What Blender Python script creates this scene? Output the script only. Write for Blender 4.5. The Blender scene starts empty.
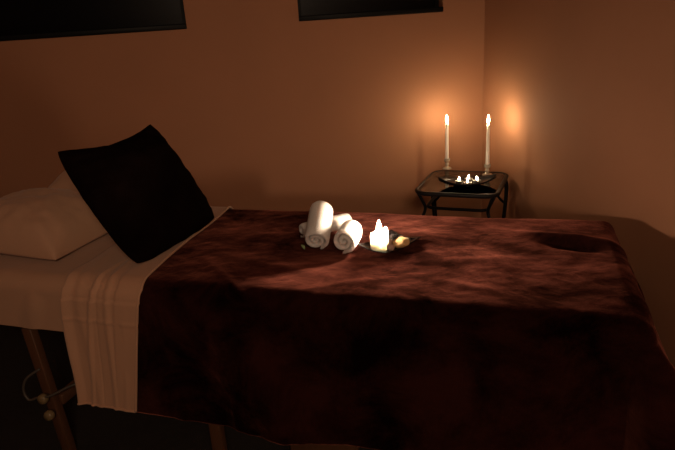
import bpy, bmesh, math, random
from mathutils import Vector, Matrix, noise
random.seed(7)
PI = math.pi
S = bpy.context.scene
COL = S.collection

# ------------------------------------------------------------------ helpers
def mat(name):
    m = bpy.data.materials.new(name); m.use_nodes = True
    nt = m.node_tree; b = nt.nodes['Principled BSDF']
    return m, nt, b

def nd(nt, kind, **kw):
    n = nt.nodes.new(kind)
    for k, v in kw.items():
        if k in n.inputs: n.inputs[k].default_value = v
        else: setattr(n, k, v)
    return n

def simple(name, col, rough=0.5, bump=0.0, scale=60.0, var=0.0, metallic=0.0, sheen=0.0, detail=4.0, vscale=8.0):
    m, nt, b = mat(name)
    b.inputs['Base Color'].default_value = (*col, 1); b.inputs['Roughness'].default_value = rough
    b.inputs['Metallic'].default_value = metallic
    if sheen:
        b.inputs['Sheen Weight'].default_value = sheen; b.inputs['Sheen Roughness'].default_value = .5
    tc = nd(nt, 'ShaderNodeTexCoord')
    if var:
        n = nd(nt, 'ShaderNodeTexNoise'); n.inputs['Scale'].default_value = vscale; n.inputs['Detail'].default_value = 5
        nt.links.new(tc.outputs['Object'], n.inputs['Vector'])
        r = nd(nt, 'ShaderNodeValToRGB')
        r.color_ramp.elements[0].position = .3; r.color_ramp.elements[1].position = .7
        r.color_ramp.elements[0].color = (*[c * (1 - var) for c in col], 1)
        r.color_ramp.elements[1].color = (*[min(1, c * (1 + var)) for c in col], 1)
        nt.links.new(n.outputs['Fac'], r.inputs['Fac']); nt.links.new(r.outputs['Color'], b.inputs['Base Color'])
    if bump:
        n = nd(nt, 'ShaderNodeTexNoise'); n.inputs['Scale'].default_value = scale; n.inputs['Detail'].default_value = detail
        nt.links.new(tc.outputs['Object'], n.inputs['Vector'])
        bp = nd(nt, 'ShaderNodeBump'); bp.inputs['Strength'].default_value = bump; bp.inputs['Distance'].default_value = .004
        nt.links.new(n.outputs['Fac'], bp.inputs['Height']); nt.links.new(bp.outputs['Normal'], b.inputs['Normal'])
    return m

def tag(o, label=None, cat=None, group=None, kind=None):
    if label: o['label'] = label
    if cat: o['category'] = cat
    if group: o['group'] = group
    if kind: o['kind'] = kind
    return o

def empty(name, loc, rz=0.0):
    o = bpy.data.objects.new(name, None); COL.objects.link(o)
    o.location = loc; o.rotation_euler = (0, 0, rz); o.empty_display_size = .05
    return o

def root_loc(p):
    v = Vector((0, 0, 0))
    while p is not None:
        v += p.location; p = p.parent
    return v

def obj(name, bm, m, parent=None, smooth=True, local=False, base=None):
    """Link a bmesh (world coordinates unless local) as one mesh object."""
    bmesh.ops.recalc_face_normals(bm, faces=bm.faces)
    o_loc = Vector((0, 0, 0))
    if not local:
        if parent is not None:
            off = root_loc(parent)
            bmesh.ops.translate(bm, verts=bm.verts, vec=-off)
        else:
            xs = [v.co for v in bm.verts]
            o_loc = Vector((sum(v.x for v in xs) / len(xs), sum(v.y for v in xs) / len(xs), min(v.z for v in xs)))
            bmesh.ops.translate(bm, verts=bm.verts, vec=-o_loc)
    me = bpy.data.meshes.new(name); bm.to_mesh(me); bm.free()
    if smooth:
        for p in me.polygons: p.use_smooth = True
    me.materials.append(m)
    o = bpy.data.objects.new(name, me); COL.objects.link(o)
    o.location = o_loc
    if parent is not None: o.parent = parent
    return o

def copy_tree(o, parent=None):
    c = o.copy(); COL.objects.link(c)
    if parent is not None: c.parent = parent
    for ch in list(o.children): copy_tree(ch, c)
    return c

def add_box(bm, x0, x1, y0, y1, z0, z1, M=None, bevel=0.0, seg=2):
    vs = [Vector((x, y, z)) for x in (x0, x1) for y in (y0, y1) for z in (z0, z1)]
    vv = [bm.verts.new(v) for v in vs]
    fs = []
    for f in ((0, 1, 3, 2), (4, 6, 7, 5), (0, 4, 5, 1), (2, 3, 7, 6), (0, 2, 6, 4), (1, 5, 7, 3)):
        fs.append(bm.faces.new([vv[i] for i in f]))
    if bevel:
        es = list({e for f in fs for e in f.edges})
        r = bmesh.ops.bevel(bm, geom=es, offset=bevel, segments=seg, affect='EDGES', profile=.5)
        vv = list({v for f in r['faces'] for v in f.verts} | {v for v in vv if v.is_valid})
    if M is not None:
        bmesh.ops.transform(bm, matrix=M, verts=vv)
    return vv

def box(*a, **k):
    bm = bmesh.new(); add_box(bm, *a, **k); return bm

def add_lathe(bm, prof, seg=32, center=(0, 0, 0), close=True):
    rings = []
    for r, z in prof:
        if r < 1e-6: rings.append([bm.verts.new((center[0], center[1], center[2] + z))])
        else: rings.append([bm.verts.new((center[0] + r * math.cos(2 * PI * i / seg), center[1] + r * math.sin(2 * PI * i / seg), center[2] + z)) for i in range(seg)])
    for a, b in zip(rings, rings[1:]):
        for i in range(seg):
            j = (i + 1) % seg
            q = []
            for w in (a[i % len(a)], a[j % len(a)], b[j % len(b)], b[i % len(b)]):
                if w not in q: q.append(w)
            if len(q) > 2: bm.faces.new(q)
    if close:
        for rg in (rings[0], rings[-1]):
            if len(rg) > 2: bm.faces.new(rg)
    return bm

def lathe(prof, seg=32, center=(0, 0, 0), close=True):
    return add_lathe(bmesh.new(), prof, seg, center, close)

def spline(pts, n=8, closed=False):
    P = [Vector(p) for p in pts]; out = []
    N = len(P); rng = N if closed else N - 1
    for i in range(rng):
        if closed: a, b, c, d = P[(i - 1) % N], P[i], P[(i + 1) % N], P[(i + 2) % N]
        else: a, b, c, d = P[max(i - 1, 0)], P[i], P[i + 1], P[min(i + 2, N - 1)]
        for k in range(n):
            t = k / n
            out.append(.5 * (2 * b + (c - a) * t + (2 * a - 5 * b + 4 * c - d) * t * t + (3 * b - a - 3 * c + d) * t ** 3))
    if not closed: out.append(P[-1])
    return out

def add_tube(bm, pts, r, seg=10, closed=False):
    pts = [Vector(p) for p in pts]; N = len(pts); rings = []
    up = Vector((0, 0, 1)); prev = None
    for i in range(N):
        if closed: t = (pts[(i + 1) % N] - pts[i - 1]).normalized()
        else: t = (pts[min(i + 1, N - 1)] - pts[max(i - 1, 0)]).normalized()
        if prev is None:
            a = t.cross(up)
            if a.length < .1: a = t.cross(Vector((1, 0, 0)))
        else: a = prev - t * prev.dot(t)
        a.normalize(); prev = a; b = t.cross(a)
        rings.append([bm.verts.new(pts[i] + r * (a * math.cos(2 * PI * k / seg) + b * math.sin(2 * PI * k / seg))) for k in range(seg)])
    for i in range(N if closed else N - 1):
        A, B = rings[i], rings[(i + 1) % N]
        for k in range(seg):
            bm.faces.new([A[k], A[(k + 1) % seg], B[(k + 1) % seg], B[k]])
    if not closed:
        bm.faces.new(rings[0]); bm.faces.new(rings[-1])
    return bm

def tube(pts, r, seg=10, closed=False):
    return add_tube(bmesh.new(), pts, r, seg, closed)

def fbm(p, o=4):
    return noise.fractal(Vector(p), 1.0, 2.0, o)

# ------------------------------------------------------------------ bed frame of reference
YAW = math.radians(26.24)
D2 = Vector((-math.cos(YAW), math.sin(YAW), 0))      # along the table, foot to head
N2 = Vector((math.sin(YAW), math.cos(YAW), 0))       # across the table, front to back
def st(s, t, z=0.0): return D2 * s + N2 * t + Vector((0, 0, z))

# ------------------------------------------------------------------ materials
M_wall = simple('wall_paint', (.370, .170, .094), .8, bump=.12, scale=140, var=.03, vscale=3)
M_ceiling = simple('ceiling_paint', (.42, .26, .17), .9, bump=.1, scale=100)
M_floor = simple('dark_carpet', (.007, .0034, .0024), .95, bump=.6, scale=220, var=.35, vscale=40)
M_black = simple('black_window_paint', (.006, .006, .006), .45, bump=.05)
M_trim = simple('jamb_paint', (.36, .17, .09), .7, bump=.08)
M_metal = simple('black_iron', (.012, .010, .010), .42, bump=.15, scale=120)
M_dish = simple('black_ceramic', (.012, .010, .010), .22, bump=.06, scale=60)
M_linen = simple('cream_linen', (.47, .265, .165), .85, bump=.2, scale=380, sheen=.15)
M_sheet = simple('cream_top_sheet', (.52, .29, .18), .85, bump=.25, scale=420, sheen=.15)
M_pillow = simple('cream_pillowcase', (.52, .30, .19), .85, bump=.2, scale=380, sheen=.15)
M_cushion = simple('dark_satin', (.0050, .0022, .0019), .8, bump=.25, scale=200, var=.3)
M_pad = simple('pad_vinyl', (.05, .035, .028), .5)
M_terry = simple('white_terry', (.86, .82, .78), .95, bump=.9, scale=330, sheen=.2)
M_wax = simple('ivory_wax', (.90, .84, .74), .45, bump=.05)
M_wick = simple('charred_wick', (.02, .015, .01), .9)
M_tin = simple('tealight_tin', (.8, .78, .74), .3, metallic=1.0)
M_knob = simple('pale_plastic', (.20, .14, .07), .4, bump=.05)
M_cable = simple('cable_sheath', (.07, .058, .048), .5)
M_leaf = simple('green_leaf', (.30, .42, .20), .4, var=.2)
M_stone_tan = simple('tan_stone', (.62, .42, .20), .35, bump=.2, scale=40, var=.35, vscale=45)
M_stone_pink = simple('pink_stone', (.50, .33, .27), .4, bump=.2, scale=40, var=.25, vscale=45)
M_stone_dark = simple('dark_stone', (.045, .04, .04), .3, bump=.15, scale=40, var=.3, vscale=45)
M_stone_grey = simple('grey_stone', (.22, .19, .17), .4, bump=.2, scale=40, var=.3, vscale=45)
for m_ in (M_wax,):
    b_ = m_.node_tree.nodes['Principled BSDF']
    b_.inputs['Subsurface Weight'].default_value = 1.0
    b_.inputs['Subsurface Radius'].default_value = (.030, .029, .027); b_.inputs['Subsurface Scale'].default_value = 1.4

b_ = M_terry.node_tree.nodes['Principled BSDF']
b_.inputs['Subsurface Weight'].default_value = .8
b_.inputs['Subsurface Radius'].default_value = (.035, .032, .030); b_.inputs['Subsurface Scale'].default_value = 1.0

def wood():
    m, nt, b = mat('beech_wood')
    tc = nd(nt, 'ShaderNodeTexCoord'); mp = nd(nt, 'ShaderNodeMapping'); mp.inputs['Scale'].default_value = (30, 30, 3)
    n = nd(nt, 'ShaderNodeTexNoise'); n.inputs['Scale'].default_value = 2.5; n.inputs['Detail'].default_value = 6
    r = nd(nt, 'ShaderNodeValToRGB'); r.color_ramp.elements[0].color = (.065, .027, .012, 1); r.color_ramp.elements[1].color = (.12, .05, .023, 1)
    nt.links.new(tc.outputs['Object'], mp.inputs['Vector']); nt.links.new(mp.outputs['Vector'], n.inputs['Vector'])
    nt.links.new(n.outputs['Fac'], r.inputs['Fac']); nt.links.new(r.outputs['Color'], b.inputs['Base Color'])
    b.inputs['Roughness'].default_value = .5
    return m
M_wood = wood()

def velvet():
    """Crushed brown velvet: patches of nap brushed one way or the other."""
    m, nt, b = mat('brown_velvet')
    L = nt.links.new
    tc = nd(nt, 'ShaderNodeTexCoord')
    mp = nd(nt, 'ShaderNodeMapping'); mp.inputs['Rotation'].default_value = (0, 0, YAW); mp.inputs['Scale'].default_value = (1.0, 1.25, 1.1)
    L(tc.outputs['Object'], mp.inputs['Vector'])
    n1 = nd(nt, 'ShaderNodeTexNoise'); n1.inputs['Scale'].default_value = 4.6; n1.inputs['Detail'].default_value = 8
    n1.inputs['Roughness'].default_value = .72; n1.inputs['Distortion'].default_value = .45
    L(mp.outputs['Vector'], n1.inputs['Vector'])
    r1 = nd(nt, 'ShaderNodeValToRGB'); r1.color_ramp.elements[0].position = .41; r1.color_ramp.elements[1].position = .60
    n0 = nd(nt, 'ShaderNodeTexNoise'); n0.inputs['Scale'].default_value = 2.6; n0.inputs['Detail'].default_value = 3; n0.inputs['Distortion'].default_value = .5
    L(mp.outputs['Vector'], n0.inputs['Vector'])
    av = nd(nt, 'ShaderNodeMix', data_type='FLOAT'); av.inputs[0].default_value = .42
    L(n1.outputs['Fac'], av.inputs[2]); L(n0.outputs['Fac'], av.inputs[3])
    L(av.outputs[0], r1.inputs['Fac'])
    mx = nd(nt, 'ShaderNodeMix', data_type='RGBA')
    mx.inputs[6].default_value = (.003, .0009, .0008, 1); mx.inputs[7].default_value = (.029, .0076, .0060, 1)
    L(r1.outputs['Color'], mx.inputs['Factor'])
    ms = nd(nt, 'ShaderNodeMix', data_type='RGBA')
    ms.inputs[6].default_value = (.10, .032, .022, 1); ms.inputs[7].default_value = (.56, .180, .128, 1)
    L(r1.outputs['Color'], ms.inputs['Factor'])
    nt.nodes.remove(b)
    df = nd(nt, 'ShaderNodeBsdfDiffuse'); L(mx.outputs[2], df.inputs['Color'])
    sn = nd(nt, 'ShaderNodeBsdfSheen'); L(ms.outputs[2], sn.inputs['Color']); sn.inputs['Roughness'].default_value = .42
    ad = nd(nt, 'ShaderNodeAddShader'); L(df.outputs[0], ad.inputs[0]); L(sn.outputs[0], ad.inputs[1])
    out = [n for n in nt.nodes if n.type == 'OUTPUT_MATERIAL'][0]; L(ad.outputs[0], out.inputs['Surface'])
    # crushed pile
    n2 = nd(nt, 'ShaderNodeTexNoise'); n2.inputs['Scale'].default_value = 16; n2.inputs['Detail'].default_value = 6; n2.inputs['Distortion'].default_value = .6
    L(mp.outputs['Vector'], n2.inputs['Vector'])
    n3 = nd(nt, 'ShaderNodeTexNoise'); n3.inputs['Scale'].default_value = 420; n3.inputs['Detail'].default_value = 2
    L(tc.outputs['Object'], n3.inputs['Vector'])
    b1 = nd(nt, 'ShaderNodeBump'); b1.inputs['Strength'].default_value = .28; b1.inputs['Distance'].default_value = .012
    b2 = nd(nt, 'ShaderNodeBump'); b2.inputs['Strength'].default_value = .35; b2.inputs['Distance'].default_value = .002
    L(n2.outputs['Fac'], b1.inputs['Height']); L(n3.outputs['Fac'], b2.inputs['Height'])
    L(b1.outputs['Normal'], b2.inputs['Normal']); L(b2.outputs['Normal'], df.inputs['Normal']); L(b2.outputs['Normal'], sn.inputs['Normal'])
    return m
M_velvet = velvet()

def thin_glass(name, tint, ior=1.45, rough=.02, boost=0.0):
    m = bpy.data.materials.new(name); m.use_nodes = True; nt = m.node_tree
    for n in list(nt.nodes): nt.nodes.remove(n)
    out = nd(nt, 'ShaderNodeOutputMaterial'); mix = nd(nt, 'ShaderNodeMixShader')
    tr = nd(nt, 'ShaderNodeBsdfTransparent'); tr.inputs['Color'].default_value = (*tint, 1)
    gl = nd(nt, 'ShaderNodeBsdfGlossy'); gl.inputs['Roughness'].default_value = rough
    fr = nd(nt, 'ShaderNodeFresnel'); fr.inputs['IOR'].default_value = ior
    ad = nd(nt, 'ShaderNodeMath', operation='ADD', use_clamp=True); ad.inputs[1].default_value = boost
    nt.links.new(fr.outputs['Fac'], ad.inputs[0]); nt.links.new(ad.outputs[0], mix.inputs['Fac'])
    nt.links.new(tr.outputs[0], mix.inputs[1]); nt.links.new(gl.outputs[0], mix.inputs[2]); nt.links.new(mix.outputs[0], out.inputs['Surface'])
    return m
M_glass = thin_glass('table_glass', (.86, .85, .82))
M_crystal = simple('candlestick_glass', (.85, .74, .58), .22)
b_ = M_crystal.node_tree.nodes['Principled BSDF']
b_.inputs['Transmission Weight'].default_value = .55; b_.inputs['IOR'].default_value = 1.3
M_pane = simple('night_glass', (.002, .002, .003), .3)

def flame_mat(name, col, strength):
    m = bpy.data.materials.new(name); m.use_nodes = True; nt = m.node_tree
    for n in list(nt.nodes): nt.nodes.remove(n)
    out = nd(nt, 'ShaderNodeOutputMaterial'); e = nd(nt, 'ShaderNodeEmission')
    e.inputs['Color'].default_value = (*col, 1); e.inputs['Strength'].default_value = strength
    nt.links.new(e.outputs[0], out.inputs['Surface'])
    return m
M_flame = flame_mat('taper_flame', (1, .78, .46), 560)
M_flame_pillar = flame_mat('pillar_flame', (1, .74, .52), 2000)
M_flame_tea = flame_mat('tealight_flame', (1, .76, .48), 70)

for m_, v_ in ((M_cushion, .015), (M_black, .1), (M_pane, .15), (M_metal, .12), (M_dish, .35), (M_terry, .1), (M_wall, .15)):
    m_.node_tree.nodes['Principled BSDF'].inputs['Specular IOR Level'].default_value = v_

# ------------------------------------------------------------------ the room
WX, WY, H = 1.304, 3.12, 2.45
FZ = -.06
LX, FY = -2.7, -2.2
Z0, Z1 = 1.369, 1.95
WINS = [(-1.52, -.248), (.311, 1.073)]
TH = .12
bm = bmesh.new()
xs = [LX - TH, WINS[0][0], WINS[0][1], WINS[1][0], WINS[1][1], WX + TH]
for i in range(5):
    if i % 2 == 0: add_box(bm, xs[i], xs[i + 1], WY, WY + TH, FZ, H)
    else:
        add_box(bm, xs[i], xs[i + 1], WY, WY + TH, FZ, Z0); add_box(bm, xs[i], xs[i + 1], WY, WY + TH, Z1, H)
bmesh.ops.remove_doubles(bm, verts=bm.verts, dist=1e-5)
bmesh.ops.delete(bm, geom=[f for f in bm.faces if False], context='FACES')
tag(obj('wall_back', bm, M_wall, smooth=False), kind='structure')
tag(obj('wall_right', box(WX, WX + TH, FY, WY, FZ, H), M_wall, smooth=False), kind='structure')
tag(obj('wall_left', box(LX - TH, LX, FY, WY, FZ, H), M_wall, smooth=False), kind='structure')
tag(obj('wall_front', box(LX - TH, WX + TH, FY - TH, FY, FZ, H), M_wall, smooth=False), kind='structure')
tag(obj('floor', box(LX - TH, WX + TH, FY - TH, WY + TH, FZ - .1, FZ), M_floor, smooth=False), kind='structure')
tag(obj('ceiling', box(LX - TH, WX + TH, FY - TH, WY + TH, H, H + .1), M_ceiling, smooth=False), kind='structure')
for k, (a, b) in enumerate(WINS):
    w = empty('window_%d' % (k + 1), ((a + b) / 2, WY + .06, Z0)); tag(w, kind='structure')
    fr = bmesh.new(); t = .022
    y0, y1 = WY + .066, WY + .11
    add_box(fr, a, b, y0, y1, Z0, Z0 + t); add_box(fr, a, b, y0, y1, Z1 - t, Z1)
    add_box(fr, a, a + t, y0, y1, Z0 + t, Z1 - t); add_box(fr, b - t, b, y0, y1, Z0 + t, Z1 - t)
    obj('window_frame', fr, M_black, w, smooth=False)
    obj('pane', box(a + t, b - t, WY + .085, WY + .092, Z0 + t, Z1 - t), M_pane, w, smooth=False)
    obj('window_sill', box(a + .001, b - .001, WY - .012, WY + .066, Z0 + .001, Z0 + .026, bevel=.004), M_black, w)

# ------------------------------------------------------------------ massage table
ZT = .65
TF, TB = 1.315, 2.085      # front and back faces of the pad
SF, SH = -.315, 1.80       # foot and head ends
tbl = empty('massage_table', st(.74, 1.7, FZ))
tag(tbl, 'long padded massage table on pale wooden legs with velvet blanket over it', 'massage table')
BM = Matrix(((D2.x, N2.x, 0, 0), (D2.y, N2.y, 0, 0), (0, 0, 1, 0), (0, 0, 0, 1)))   # (s,t,z) -> world
def sbox(s0, s1, t0, t1, z0, z1, bevel=0.0, seg=2):
    bm = bmesh.new(); add_box(bm, s0, s1, t0, t1, z0, z1, bevel=bevel, seg=seg)
    bmesh.ops.transform(bm, matrix=BM, verts=bm.verts); return bm
obj('pad', sbox(SF, SH, TF, TB, .525, .628, bevel=.045, seg=4), M_pad, tbl)
fr = bmesh.new()
for (s0, s1, t0, t1) in ((SF + .03, SH - .03, TF + .02, TF + .045), (SF + .03, SH - .03, TB - .045, TB - .02),
                         (SF + .03, SF + .055, TF + .045, TB - .045), (SH - .055, SH - .03, TF + .045, TB - .045)):
    add_box(fr, s0, s1, t0, t1, .445, .526, bevel=.004)
bmesh.ops.transform(fr, matrix=BM, verts=fr.verts)
obj('frame_rail', fr, M_wood, tbl)
def leg(s, t, ds=0.0, w=.04, th=.03, z1=.45):
    bm = bmesh.new(); vv = add_box(bm, s - w / 2, s + w / 2, t - th / 2, t + th / 2, FZ, z1, bevel=.004)
    for v in bm.verts: v.co.x += ds * (z1 - v.co.z) / (z1 - FZ)
    bmesh.ops.transform(bm, matrix=BM, verts=bm.verts)
    return obj('leg', bm, M_wood, tbl)
L0 = leg(1.555, TF + .02, -.04)
for s in (.893, -.22): leg(s, TF + .022)
for s, ds in ((1.55, -.035), (.893, 0), (-.22, 0)): leg(s, TB - .010, ds)
obj('brace_panel', sbox(.42, .636, TF + .005, TF + .025, .05, .445, bevel=.004), M_wood, tbl)
obj('stretcher', sbox(1.50, 1.53, TF + .03, TB - .03, .14, .18, bevel=.004), M_wood, tbl)
for (s, z) in ((1.530, .196), (1.522, .130)):                     # knobs that clamp the leg extension
    bm = lathe([(0, 0), (.006, 0), (.006, .012), (.016, .014), (.018, .020), (.018, .030), (.014, .036), (0, .037)], 20)
    bmesh.ops.transform(bm, matrix=Matrix.Translation(st(s, TF + .005, z)) @ BM @ Matrix.Rotation(PI / 2, 4, 'X'), verts=bm.verts)
    obj('knob', bm, M_knob, L0)
cab = tube(spline([st(1.535, 1.318, .30), st(1.58, 1.296, .27), st(1.60, 1.29, .225), st(1.585, 1.288, .19), st(1.548, 1.294, .20), st(1.50, 1.30, .21), st(1.44, 1.33, .235), st(1.40, 1.36, .24), st(1.36, 1.40, .22)], 8), .0045, 8)
tag(obj('cable', cab, M_cable), 'thin pale cable looped round the left wooden leg of the table', 'cable')

# ------------------------------------------------------------------ cloth draped over the table
RR = .05
def drape(s, t, off, flare=.03, rip=None, cone=.0, foot=.0):
    """(s,t) are distances in the cloth; returns the world point after it folds over the table's edges."""
    s0, t0, t1 = SF + RR, TF + RR, TB - RR
    es = max(0.0, s0 - s); bt = 0.0
    if t < t0: et, bt = t0 - t, -1.0
    elif t > t1: et, bt = t - t1, 1.0
    else: et = 0.0
    cs, ct = max(s, s0), min(max(t, t0), t1)
    e = math.hypot(es, et)
    if e > 1e-9: e *= 1 - .17 * (2 * es * et / (e * e)) ** 2
    if e < 1e-9: return st(cs, ct, ZT + off - .006)
    ds, dt = -es / e, bt * et / e
    flare += foot * ds * ds
    q = RR * PI / 2
    if e <= q:
        out = (RR + off) * math.sin(e / RR); z = (RR + off) * math.cos(e / RR) - RR; lin = 0.0
    else:
        lin = e - q
        out = RR + off + flare * lin; z = -RR - lin
        if es > 0 and et > 0:
            ph = math.atan2(es, et)
            out += cone * (1 if bt < 0 else .12) * lin * math.sin(2 * ph) ** 2 * (1 + .25 * math.sin(7 * ph))
        if rip: out += rip(cs, lin, ds, dt)
    p = st(cs + ds * out, ct + dt * out, ZT - .006 + z)
    p.x = min(p.x, WX - .012)          # the cloth stops at the wall
    return p

def grid(fn, nu, nv):
    bm = bmesh.new(); vs = [[bm.verts.new(fn(i / nu, j / nv)) for j in range(nv + 1)] for i in range(nu + 1)]
    for i in range(nu):
        for j in range(nv): bm.faces.new([vs[i][j], vs[i + 1][j], vs[i + 1][j + 1], vs[i][j + 1]])
    return bm

def sstep(a, b, x):
    x = min(1, max(0, (x - a) / (b - a))); return x * x * (3 - 2 * x)

# fitted sheet, close over the pad
def fitted(u, v):
    s = .94 + (SH + .14 - .94) * u
    t = TF - .158 + (TB - TF + .316) * v
    s_over = max(0, s - (SH - .05))
    w = .003 * fbm((s * 5, t * 9, 1.7), 3) + .0025 * fbm((s * 22, t * 4, 5), 3) + .0022
    if t < TF: w += .024 * math.sin((s + .6 * t) * 26) * sstep(0, .1, TF - t) * fbm((s * 3, 2, 0), 2) * sstep(1.12, 1.4, s)
    sc = min(s, SH - .05)
    p = drape(sc, t, max(.0025, w) * sstep(1.15, 1.30, s) - .003 * (1 - sstep(1.10, 1.25, s)))
    if s_over > 0:
        e = s_over; q = RR * PI / 2
        if e < q: p += D2 * RR * math.sin(e / RR) + Vector((0, 0, RR * (math.cos(e / RR) - 1)))
        else: p += D2 * RR - Vector((0, 0, RR + e - q))
    return p
fs = obj('fitted_sheet', grid(fitted, 90, 120), M_linen)
tag(fs, 'cream fitted sheet pulled tight over the massage table under the pillows', 'sheet')

def s_edge(t):                     # head-side edge of the blanket
    if t >= TF: return 1.075 + .085 * (t - TF) / (TB - TF) + .006 * math.sin(t * 9)
    return 1.075 + .085 * min(1, (TF - t) / .43)

def blanket_off(s, t):
    w = .0075 + .006 * fbm((s * 3.1, t * 4.2, .3), 4) + .0016 * fbm((s * 12, t * 15, 2.1), 4)
    # a hollow near the foot end and a few soft creases
    w -= .034 * math.exp(-((s + .16) / .075) ** 2 - ((t - 1.80 - .25 * (s + .16)) / .030) ** 2)
    w += .014 * math.exp(-((t - 1.86 - .25 * (s + .16)) / .022) ** 2 - ((s + .18) / .12) ** 2)
    for (sa, ta, k, amp, ln) in ((.80, 1.38, .9, .005, .16), (.45, 1.42, -.5, .004, .2), (.10, 1.45, .35, .004, .22), (.66, 1.50, .25, .003, .2), (.2, 1.62, -.2, .003, .25)):
        dd = (t - ta) - k * (s - sa)
        w += amp * math.exp(-(dd / .022) ** 2 - ((s - sa) / ln) ** 2)
    return w
def blanket_rip(s, lin, ds, dt):
    k = min(1.0, lin / .35)
    a = .020 * k * fbm((s * 4.3, lin * .9, 7.7), 3) + .007 * k * fbm((s * 14, lin * 3, 1.1), 3)
    if dt < 0: a += .030 * k * math.exp(-((s - .80 + lin * .4) / .10) ** 2) + .035 * k * math.exp(-((s + .12 - lin * .15) / .05) ** 2)
    if ds < -.05:
        ph = math.atan2(-ds, abs(dt)); a += .035 * k * math.sin(9 * ph + 1) * abs(ds)
    return max(a, -.004)
A0 = SF + RR - .47
def blanket(u, v):
    t = TF + RR - .475 + (TB - TF - 2 * RR + .475 + .22) * v
    s = A0 + (s_edge(t) - A0) * u
    return drape(s, t, max(-.014 if -.4 < s < .3 and t > 1.7 else .004, blanket_off(s, t)), .03, blanket_rip, .46, .40)
bl = obj('velvet_blanket', grid(blanket, 330, 240), M_velvet)
md = bl.modifiers.new('thick', 'SOLIDIFY'); md.thickness = .004; md.offset = -1
tag(bl, 'dark reddish-brown crushed velvet blanket draped over the massage table', 'blanket')

# cream top sheet folded down beside the blanket
def sheet_off(s, t, u):
    w = .0125 - .004 * sstep(.05, .5, u) + .012 * sstep(.86, 1.0, u) * sstep(-.1, .12, TF + .06 - t)
    w += .003 * fbm((s * 7, t * 3.3, 4.4), 3)
    for (c, k, amp, wd) in ((.42, .10, .005, .035), (.60, -.16, .007, .025), (.20, .05, .002, .05), (.80, .22, .003, .06)):
        w += amp * math.exp(-((u - c - k * (t - TF) * 2.2) / wd) ** 2)
    w += .0025 * math.exp(-((t - (TF - .10)) / .006) ** 2) - .002 * math.exp(-((u - .55) / .012) ** 2)
    return max(.004 if u > .3 else .0125, w)
def sheet_rip(s, lin, ds, dt):
    return .007 * min(1, lin / .3) * fbm((s * 3.5, lin * 1.5, 3), 3) + .004
def sheet_pt(u, t, extra=0.0):
    left = (.275 + .01 * math.sin(t * 7)) - .055 * sstep(0, .4, TF - t)
    s = s_edge(t) - .012 + left * u
    return drape(s, t, sheet_off(s, t, u) + extra, .035, sheet_rip)
T_LO, T_HI = TF + RR - .458, TB - RR + .12
SP = lambda u, v: sheet_pt(u, T_LO + (T_HI - T_LO) * v)
sh = obj('top_sheet', grid(SP, 60, 240), M_sheet)
md = sh.modifiers.new('thick', 'SOLIDIFY'); md.thickness = .003; md.offset = 1
tag(sh, 'cream top sheet folded down and hanging over the front of the table beside the blanket', 'sheet')
sh_loc = sh.location.copy()
hem = tube([sheet_pt(0.0, T_LO + (T_HI - T_LO) * i / 160, .003) for i in range(161)], .0045, 8)
obj('hem', hem, M_sheet, sh)
hem = tube([sheet_pt(i / 40, T_LO, .003) for i in range(41)], .004, 8)
obj('hem', hem, M_sheet, sh)

# ------------------------------------------------------------------ pillows
def pillow_bm(a, b, th, low=1.0, pinch=.07, seed=0.0, wr=.006, n=56, p=2.6, blunt=0.0, ex=.62, pins=None):
    bm = bmesh.new(); G = [[], []]
    for side in (0, 1):
        for i in range(n + 1):
            row = []
            for j in range(n + 1):
                u, v = math.sin(PI / 2 * (-1 + 2 * i / n)), math.sin(PI / 2 * (-1 + 2 * j / n))
                edge = i in (0, n) or j in (0, n)
                if side == 1 and edge: row.append(G[0][i][j]); continue
                x = a * u * (1 - pinch * (1 - v * v)); y = b * v * (1 - pinch * (1 - u * u))
                if pins:
                    x = a * u * (1 - (pins[0] if u < 0 else pins[1]) * (1 - v * v)); y = b * v * (1 - (pins[2] if v < 0 else pins[3]) * (1 - u * u))
                if blunt:
                    q_ = 1 - blunt * abs(u * v) ** 8; ang = math.atan2(v, u); x *= q_ * (1 + .012 * fbm((math.cos(ang) * 3, math.sin(ang) * 3, seed), 3)); y *= q_ * (1 + .012 * fbm((math.cos(ang) * 3, math.sin(ang) * 3, seed + 4), 3))
                h = th * (max(0, (1 - abs(u) ** p)) * max(0, (1 - abs(v) ** p))) ** ex
                k = min(1, h / (.35 * th)) if th else 0
                z = h + k * wr * fbm((u * 3 + seed, v * 3, seed), 4) + .5 * k * wr * math.sin((u - v) * 9 + seed) * abs(u * v)
                row.append(bm.verts.new((x, y, z if side == 0 else -low * h)))
            G[side].append(row)
    for side in (0, 1):
        g = G[side]
        for i in range(n):
            for j in range(n):
                q = []
                for w in (g[i][j], g[i + 1][j], g[i + 1][j + 1], g[i][j + 1]):
                    if w not in q: q.append(w)
                if len(q) > 2 and not (side == 1 and all(w in (x for r in G[0] for x in r) for w in q) if False else False):
                    try: bm.faces.new(q if side == 0 else q[::-1])
                    except ValueError: pass
    return bm

def frame_m(o, x, y):
    x = x.normalized(); z = x.cross(y).normalized(); y = z.cross(x)
    return Matrix(((x.x, y.x, z.x, o.x), (x.y, y.y, z.y, o.y), (x.z, y.z, z.z, o.z), (0, 0, 0, 1)))

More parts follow.
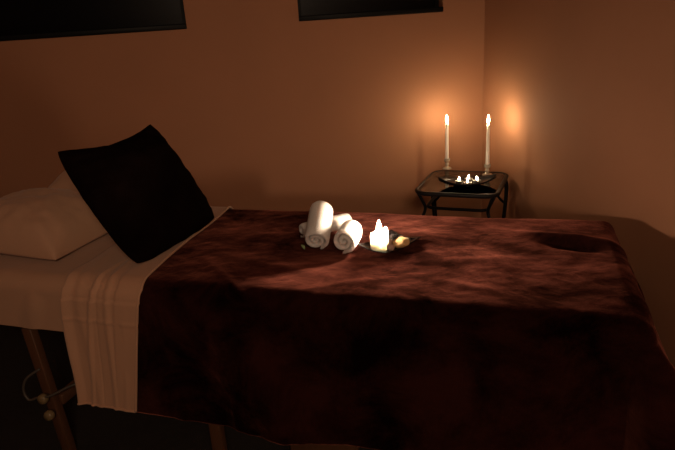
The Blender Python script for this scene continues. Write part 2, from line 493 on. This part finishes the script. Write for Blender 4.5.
def bed_pillow(a, b, th, s, t, z, seed, tilt, label, ex):
    bm = pillow_bm(a, b, th, low=.24, pinch=.05, seed=seed, wr=.010, p=3.0, ex=ex)
    bmesh.ops.transform(bm, matrix=frame_m(st(s, t, z), -D2 + Vector((0, 0, -tilt)), N2), verts=bm.verts)
    for v in bm.verts: v.co.z = max(v.co.z, .6485 + .0005 * abs(v.co.x))
    o = obj('pillow', bm, M_pillow)
    return tag(o, label, 'pillow', 'cream pillows at the head of the table')
bed_pillow(.235, .205, .150, 1.685, 1.615, .682, 2.2, .06, 'plump cream pillow at the head of the table, the front one, touching the dark cushion', .50)
bed_pillow(.235, .150, .165, 1.690, 1.975, .690, 7.4, .02, 'cream pillow half hidden in shade behind the front pillow and the dark cushion', .52)

th_ = 1.01
e1 = (N2 * math.cos(.081) - D2 * math.sin(.081)) + Vector((0, 0, .018)); e2 = (D2 * math.cos(th_) + Vector((0, 0, math.sin(th_))))
B_ = st(1.131, 1.410, .668); La, Lb = .455, .432
bm = pillow_bm(La / 2, Lb / 2, .075, low=.8, pinch=.07, seed=5.1, wr=.010, p=3.2, blunt=.035, pins=(-.06, .0, -.03, .17))
bmesh.ops.transform(bm, matrix=frame_m(B_ + e1 * La / 2 + e2 * Lb / 2, e1, e2), verts=bm.verts)
cu = obj('throw_cushion', bm, M_cushion)
tag(cu, 'square black satin throw cushion propped against the cream pillow', 'cushion')

# ------------------------------------------------------------------ rolled towels
def towel_bm(r, L, pitch=.0165, seed=0.0, ang0=0.0):
    """A cloth wound into a spiral; local axis x from 0 (visible end) to L."""
    r0 = .006; turns = (r - r0) / pitch; N = int(turns * 34); thick = pitch * .86
    nx = 26; bm = bmesh.new(); rows = []
    for i in range(nx + 1):
        x = L * i / nx; xe = min(i, nx - i) / nx * L
        edge = .0055 * math.exp(-xe / .006)
        ring_o, ring_i = [], []
        for k in range(N + 1):
            a = 2 * PI * turns * k / N; rad = r0 + pitch * a / (2 * PI)
            wob = 1 + .035 * math.sin(2 * a / max(1, 1) + seed) * (rad / r) + .03 * fbm((x * 18, math.cos(a) * 1.2 + seed, math.sin(a) * 1.2), 3)
            tele = .010 * max(0, 1 - rad / r) ** 1.2 * (1 if i < nx / 2 else -1) * math.exp(-xe / .012)
            fade = min(1.0, (2 * PI * turns - a) / .7); ro = (rad - thick * .85 * (1 - fade)) * wob - edge; ri = (rad - thick) * wob + edge
            aa = a - 2 * PI * turns + ang0
            for rr_, ring in ((ro, ring_o), (max(ri, .0005), ring_i)):
                ring.append(bm.verts.new((x + tele + .0015 * fbm((a * 2, x * 30, seed), 2), rr_ * math.cos(aa), rr_ * math.sin(aa))))
        rows.append((ring_o, ring_i))
    for i in range(nx):
        for w in (0, 1):
            A, B = rows[i][w], rows[i + 1][w]
            for k in range(N): bm.faces.new([A[k], A[k + 1], B[k + 1], B[k]])
        for k in (0, N): bm.faces.new([rows[i][0][k], rows[i + 1][0][k], rows[i + 1][1][k], rows[i][1][k]])
    for i in (0, nx):
        for k in range(N): bm.faces.new([rows[i][0][k], rows[i][0][k + 1], rows[i][1][k + 1], rows[i][1][k]])
    return bm

def put_towel(r, L, c0, direction, label, seed, ang0):
    bm = towel_bm(r, L, seed=seed, ang0=ang0)
    x = direction.normalized(); y = Vector((0, 0, 1)).cross(x)
    bmesh.ops.transform(bm, matrix=frame_m(c0, x, y), verts=bm.verts)
    o = obj('rolled_towel', bm, M_terry)
    return tag(o, label, 'towel', 'rolled white towels on the blanket')
hd = Vector((.185, 1.76, 0)).normalized()
def yawv(v, a): return Matrix.Rotation(math.radians(a), 3, 'Z') @ v
inc = math.radians(27)
vA = yawv(hd, -11); vA = Vector((vA.x * math.cos(inc), vA.y * math.cos(inc), math.sin(inc)))
put_towel(.0475, .152, st(.602, 1.592, .703), vA, 'rolled white towel tilted up on end, leftmost and tallest of the three', .4, -1.9)
put_towel(.046, .120, st(.515, 1.600, .7035), yawv(hd, -17), 'rolled white towel showing its spiral end, lying nearest the lit pillar candle', 1.9, -1.5)
put_towel(.034, .19, st(.700, 1.717, .692), st(-.123, .127), 'rolled white towel lying crosswise behind the two front rolls', 3.3, -1.6)

# ------------------------------------------------------------------ dishes
def dish_bm(hx, hy, lift, depth, thick=.004, n=24):
    """Shallow square dish whose four corners sweep upwards."""
    bm = bmesh.new(); T, Bt = [], []
    for i in range(n + 1):
        a, b = [], []
        for j in range(n + 1):
            u, v = -1 + 2 * i / n, -1 + 2 * j / n
            m = max(abs(u), abs(v))
            pin = 1 - .07 * (1 - (min(abs(u), abs(v)) / m if m > 1e-6 else 1) ** 2) * m
            z = lift * (abs(u * v)) ** 1.5 + depth * sstep(.45, 1.0, m)
            a.append(bm.verts.new((hx * u * pin, hy * v * pin, thick + z)))
            b.append(bm.verts.new((hx * u * pin * .985, hy * v * pin * .985, z)))
        T.append(a); Bt.append(b)
    for i in range(n):
        for j in range(n):
            bm.faces.new([T[i][j], T[i + 1][j], T[i + 1][j + 1], T[i][j + 1]])
            bm.faces.new([Bt[i][j], Bt[i][j + 1], Bt[i + 1][j + 1], Bt[i + 1][j]])
    per = [(i, 0) for i in range(n)] + [(n, j) for j in range(n)] + [(i, n) for i in range(n, 0, -1)] + [(0, j) for j in range(n, 0, -1)]
    for (i, j), (k, l) in zip(per, per[1:] + per[:1]):
        bm.faces.new([T[i][j], T[k][l], Bt[k][l], Bt[i][j]])
    return bm
ZB = .6575           # blanket surface
o = obj('square_dish', dish_bm(.062, .084, .011, .006), M_dish, local=True)
DC = st(.391, 1.701, ZB + .001)
o.location = DC; o.rotation_euler = (0, 0, math.atan2(N2.y, N2.x) - PI / 2 - .49)
tag(o, 'small square black dish on the velvet blanket holding the pillar candle and stones', 'dish')

# stones
def stone(name, loc, r, m, label, rz=0.0, seed=0.0):
    bm = bmesh.new(); bmesh.ops.create_icosphere(bm, subdivisions=4, radius=1)
    for v in bm.verts:
        k = 1 + .13 * fbm((v.co.x * 1.3 + seed, v.co.y * 1.3, v.co.z * 1.3), 3)
        v.co = Vector((v.co.x * r[0] * k, v.co.y * r[1] * k, v.co.z * r[2] * k))
    zmin = min(v.co.z for v in bm.verts)
    bmesh.ops.translate(bm, verts=bm.verts, vec=(0, 0, -zmin))
    o = obj(name, bm, m, local=True); o.location = loc; o.rotation_euler = (0, 0, rz)
    return tag(o, label, 'stone', 'stones on the dish with the pillar candle')
zs = ZB + .0065
stone('pebble', st(.350, 1.683, zs), (.029, .021, .016), M_stone_tan, 'largest smooth stone, golden tan, in the dish beside the pillar candle', .1, 1.0)
stone('pebble', st(.376, 1.652, zs), (.013, .011, .011), M_stone_pink, 'pinkish stone in the dish touching the right side of the pillar candle', .5, 2.0)
stone('pebble', st(.391, 1.699, zs), (.013, .011, .010), M_stone_pink, 'pale pinkish stone in the bed dish just behind the right side of the candle', .2, 3.0)
stone('pebble', st(.386, 1.738, zs), (.014, .012, .011), M_stone_dark, 'dark stone at the back corner of the bed dish, farthest from the viewer', .9, 4.0)
stone('pebble', st(.361, 1.728, zs), (.013, .011, .010), M_stone_grey, 'grey stone in the bed dish right behind the golden tan stone', .3, 5.0)
stone('pebble', st(.334, 1.718, zs + .004), (.010, .009, .008), M_stone_dark, 'small black stone at the far right corner of the bed dish', .7, 6.0)

# ------------------------------------------------------------------ candles
def flame_bm(r, h, z0):
    pr = []
    for i in range(15):
        k = i / 14
        pr.append((r * max(0, math.sin(PI * k ** .62)) ** .8 * (1 - .35 * k) if 0 < i < 14 else 0, z0 + h * k))
    return lathe(pr, 14, close=False)
def wick_bm(z0, h, r=.0011):
    return tube([(0, 0, z0), (.0004, 0, z0 + h * .6), (.0016, 0, z0 + h)], r, 8)

# pillar candle on the bed
pc = empty('pillar_candle', st(.413, 1.661, zs))
tag(pc, 'short ivory pillar candle, lit, standing in the black dish on the velvet blanket', 'candle')
bm = bmesh.new(); seg = 40; rings = []
prof = [(.0, 0), (.026, 0), (.0285, .002), (.029, .02), (.029, .042), (.0288, .054), (.0275, .0585), (.0245, .058), (.021, .051), (.012, .047), (0, .046)]
add_lathe(bm, prof, seg, close=False)
for v in bm.verts:
    if v.co.z > .050:
        a = math.atan2(v.co.y, v.co.x); v.co.z += .006 * math.sin(a * 2 + .6) + .004 * math.sin(a * 5) - (.012 if abs(a - 2.9) < .5 else 0)
    k = 1 + .02 * fbm((v.co.x * 40, v.co.y * 40, v.co.z * 30), 2); v.co.x *= k; v.co.y *= k
wax = obj('wax', bm, M_wax, pc, local=True)
obj('wick', wick_bm(.046, .016), M_wick, pc, local=True)
obj('flame', flame_bm(.0080, .036, .060), M_flame_pillar, pc, local=True)
# wax run down the front corner of the dish

# ------------------------------------------------------------------ side table
ZS = .561
CT = Vector((1.021, 2.682, FZ)); ta = math.radians(-31.5)
X1 = Vector((math.cos(ta), math.sin(ta), 0)); Y1 = Vector((-X1.y, X1.x, 0))
tb = empty('side_table', CT)
tag(tb, 'small black iron side table with a glass top in the corner of the room', 'side table')
def tp(a, b, z): return CT + X1 * a + Y1 * b + Vector((0, 0, z - FZ))
HX, HY, RC = .192, .211, .058
def rrect(hx, hy, rc, z, n=8):
    pts = []
    for (cx, cy, a0) in ((hx - rc, hy - rc, 0), (-hx + rc, hy - rc, 90), (-hx + rc, -hy + rc, 180), (hx - rc, -hy + rc, 270)):
        for k in range(n + 1):
            a = math.radians(a0 + 90 * k / n); pts.append(tp(cx + rc * math.cos(a), cy + rc * math.sin(a), z))
    return pts
obj('rim', tube(rrect(HX, HY, RC, ZS - .008), .0105, 10, True), M_metal, tb)
bm = bmesh.new()
pts = rrect(HX - .008, HY - .008, RC - .006, ZS - .006)
lo = [bm.verts.new(p) for p in pts]; hi = [bm.verts.new(p + Vector((0, 0, .006))) for p in pts]
bm.faces.new(lo[::-1]); bm.faces.new(hi)
for i in range(len(lo)):
    j = (i + 1) % len(lo); bm.faces.new([lo[i], lo[j], hi[j], hi[i]])
obj('glass_top', bm, M_glass, tb, smooth=False)
for (sx, sy) in ((-1, -1), (1, -1), (1, 1), (-1, 1)):
    x, y = sx * (HX - .02), sy * (HY - .02)
    lg = bmesh.new()
    if sy < 0:                 # front legs bow inwards to the lower ring and out again
        add_tube(lg, spline([tp(x + sx * a, y - a, z) for a, z in ((.004, ZS - .012), (-.010, ZS - .050), (-.022, ZS - .092), (-.012, ZS - .130), (.012, ZS - .175), (.026, .24), (.024, .10), (.030, FZ + .008))], 7), .0080, 8)
    else:                      # back legs are pairs of rods
        for w in (0, 1):
            dy = -.050 * w
            add_tube(lg, spline([tp(x, y + dy, ZS - .012), tp(x + sx * .018, y + dy, ZS - .05), tp(x + sx * .020, y + dy, ZS - .11), tp(x + sx * .010, y + dy, ZS - .25), tp(x + sx * .004, y + dy, .15), tp(x + sx * .022, y + dy, FZ + .008)], 7), .0075, 8)
    obj('leg', lg, M_metal, tb)
obj('lower_ring', tube(rrect(HX - .045, HY - .045, .04, ZS - .092), .008, 8, True), M_metal, tb)
for (sx, sy) in ((1, 1), (-1, 1)):
    x, y = sx * (HX - .045), sy * (HY - .045)
    sc = tube(spline([tp(x + sx * .03, y + sy * .03, ZS - .016), tp(x + sx * .012, y + sy * .012, ZS - .045), tp(x - sx * .006, y - sy * .006, ZS - .090), tp(x + sx * .010, y + sy * .010, ZS - .13), tp(x + sx * .036, y + sy * .036, ZS - .165)], 6), .0065, 8)
    obj('scroll_bracket', sc, M_metal, tb)

# dish with tealights
def boat_bm(hl, hw, n=40, m=10, thick=.004):
    """Leaf-shaped shallow dish with two upswept pointed ends."""
    bm = bmesh.new(); T, Bt = [], []
    for i in range(n + 1):
        u = -1 + 2 * i / n; wd = hw * max(0.012, (1 - abs(u) ** 2.0)) ** .85; a, b = [], []
        for j in range(m + 1):
            v = -1 + 2 * j / m
            z = .030 * abs(u) ** 2.6 + .020 * abs(v) ** 2.4 * (1 - .3 * u * u)
            a.append(bm.verts.new((hl * u, wd * v, z + thick))); b.append(bm.verts.new((hl * u, wd * v * .97, z)))
        T.append(a); Bt.append(b)
    for i in range(n):
        for j in range(m):
            bm.faces.new([T[i][j], T[i + 1][j], T[i + 1][j + 1], T[i][j + 1]]); bm.faces.new([Bt[i][j], Bt[i][j + 1], Bt[i + 1][j + 1], Bt[i + 1][j]])
        for j in (0, m): bm.faces.new([T[i][j], T[i + 1][j], Bt[i + 1][j], Bt[i][j]])
    for i in (0, n):
        for j in range(m): bm.faces.new([T[i][j], T[i][j + 1], Bt[i][j + 1], Bt[i][j]])
    return bm
od = obj('leaf_dish', boat_bm(.140, .078), M_dish, local=True)
od.location = (1.018, 2.615, ZS + .001); od.rotation_euler = (0, 0, math.radians(-12))
tag(od, 'black leaf-shaped dish with upswept ends on the glass side table holding tealights', 'dish')
t0 = empty('tealight', (0, 0, 0))
obj('cup', lathe([(0, 0), (.018, 0), (.019, .001), (.019, .015), (.0196, .0155), (.0185, .0155), (.018, .012), (0, .0118)], 28, close=False), M_tin, t0, local=True)
obj('wax', lathe([(0, .0119), (.0178, .0121), (.0178, .0135), (.006, .0128), (0, .0126)], 24, close=False), M_wax, t0, local=True)
obj('wick', wick_bm(.0126, .008), M_wick, t0, local=True)
obj('flame', flame_bm(.0052, .020, .0165), M_flame_tea, t0, local=True)
TL = [((0.980, 2.623), 'lit tealight in the black side-table dish, the one at its left'),
      ((1.037, 2.645), 'lit tealight in the black side-table dish, the one farthest back'),
      ((1.062, 2.602), 'lit tealight in the black side-table dish, the one at its right'),
      ((1.006, 2.581), 'lit tealight in the black side-table dish, the one nearest the front')]
for i, ((x, y), lab) in enumerate(TL):
    o = t0 if i == 0 else copy_tree(t0)
    o.location = (x, y, ZS + .0085)
    tag(o, lab, 'tealight', 'lit tealights in the black dish')

# candlesticks and tapers
cs = obj('candlestick', lathe([(0, 0), (.025, 0), (.026, .003), (.021, .007), (.010, .012), (.007, .017), (.011, .022), (.013, .026), (.010, .030), (.007, .034), (.009, .038), (.015, .042), (.0165, .050), (.0165, .058), (.0125, .058), (.0118, .046), (0, .045)], 32, close=False), M_crystal, local=True)
tpz = empty('taper_candle', (0, 0, 0))
obj('wax', lathe([(0, 0), (.0098, 0), (.0100, .01), (.0090, .11), (.0080, .198), (.0068, .205), (.004, .2045), (0, .203)], 24, close=False), M_wax, tpz, local=True)
obj('wick', wick_bm(.203, .010), M_wick, tpz, local=True)
obj('flame', flame_bm(.0068, .038, .208), M_flame, tpz, local=True)
for i, (x, y, side, where) in enumerate(((1.038, 2.965, 'left', 'nearer the back wall'), (1.179, 2.752, 'right', 'nearer the right wall'))):
    c = cs if i == 0 else copy_tree(cs)
    c.location = (x, y, ZS + .0005)
    tag(c, 'clear glass candlestick on the side table, %s' % where, 'candlestick', 'glass candlesticks on the side table')
    o = tpz if i == 0 else copy_tree(tpz)
    o.location = (x, y, ZS + .0465); o.scale = (1, 1, 1 + .07 * i)
    tag(o, 'tall lit ivory taper in the glass candlestick %s' % where, 'candle', 'lit tapers on the side table')

# small green leaf by the towel
bm = bmesh.new()
def leafp(u, v):
    w = .0055 * math.sin(PI * u) ** .8
    return Vector((u * .022, (v - .5) * 2 * w, .004 * math.sin(PI * u) + .0015 * abs(v - .5)))
bm.free(); bm = grid(leafp, 10, 6)
lf = obj('leaf', bm, M_leaf, local=True)
md = lf.modifiers.new('thick', 'SOLIDIFY'); md.thickness = .0008
lf.location = st(.655, 1.628, ZB + .004); lf.rotation_euler = (0, -.5, 2.0)
tag(lf, 'tiny pale green leaf on the blanket by the foot of the leftmost towel', 'leaf')

# ------------------------------------------------------------------ light
def area(name, loc, target, size, power, col):
    l = bpy.data.lights.new(name, 'AREA'); l.shape = 'DISK'; l.size = size; l.energy = power; l.color = col
    o = bpy.data.objects.new(name, l); COL.objects.link(o); o.location = loc
    o.rotation_euler = (Vector(target) - Vector(loc)).to_track_quat('-Z', 'Y').to_euler()
    return o
area('room_lamp', (.15, -1.5, 2.2), (-.3, 2.8, .8), .6, 27.0, (1, .70, .47))
w = bpy.data.worlds.new('World'); S.world = w; w.use_nodes = True
w.node_tree.nodes['Background'].inputs[0].default_value = (.004, .003, .002, 1)

# ------------------------------------------------------------------ camera
fw = Vector((0.13116715, 0.93650641, -0.32519367)); r = Vector((0.9849615, -0.16031933, -0.06440927)); u = Vector((0.11245453, 0.31185486, 0.94345139))
cam = bpy.data.cameras.new('Camera'); co = bpy.data.objects.new('Camera', cam); COL.objects.link(co)
cam.sensor_width = 36; cam.lens = 30.963; cam.clip_start = .02
co.matrix_world = Matrix(((r.x, u.x, -fw.x, 0), (r.y, u.y, -fw.y, 0), (r.z, u.z, -fw.z, 1.34), (0, 0, 0, 1)))
S.camera = co
S.view_settings.view_transform = 'Standard'; S.view_settings.look = 'None'
S.view_settings.exposure = 0; S.view_settings.gamma = 1; S.view_settings.use_curve_mapping = False
S.cycles.max_bounces = 6; S.cycles.caustics_reflective = False; S.cycles.caustics_refractive = False
S.cycles.sample_clamp_indirect = 4.0
S.cycles.use_denoising = True
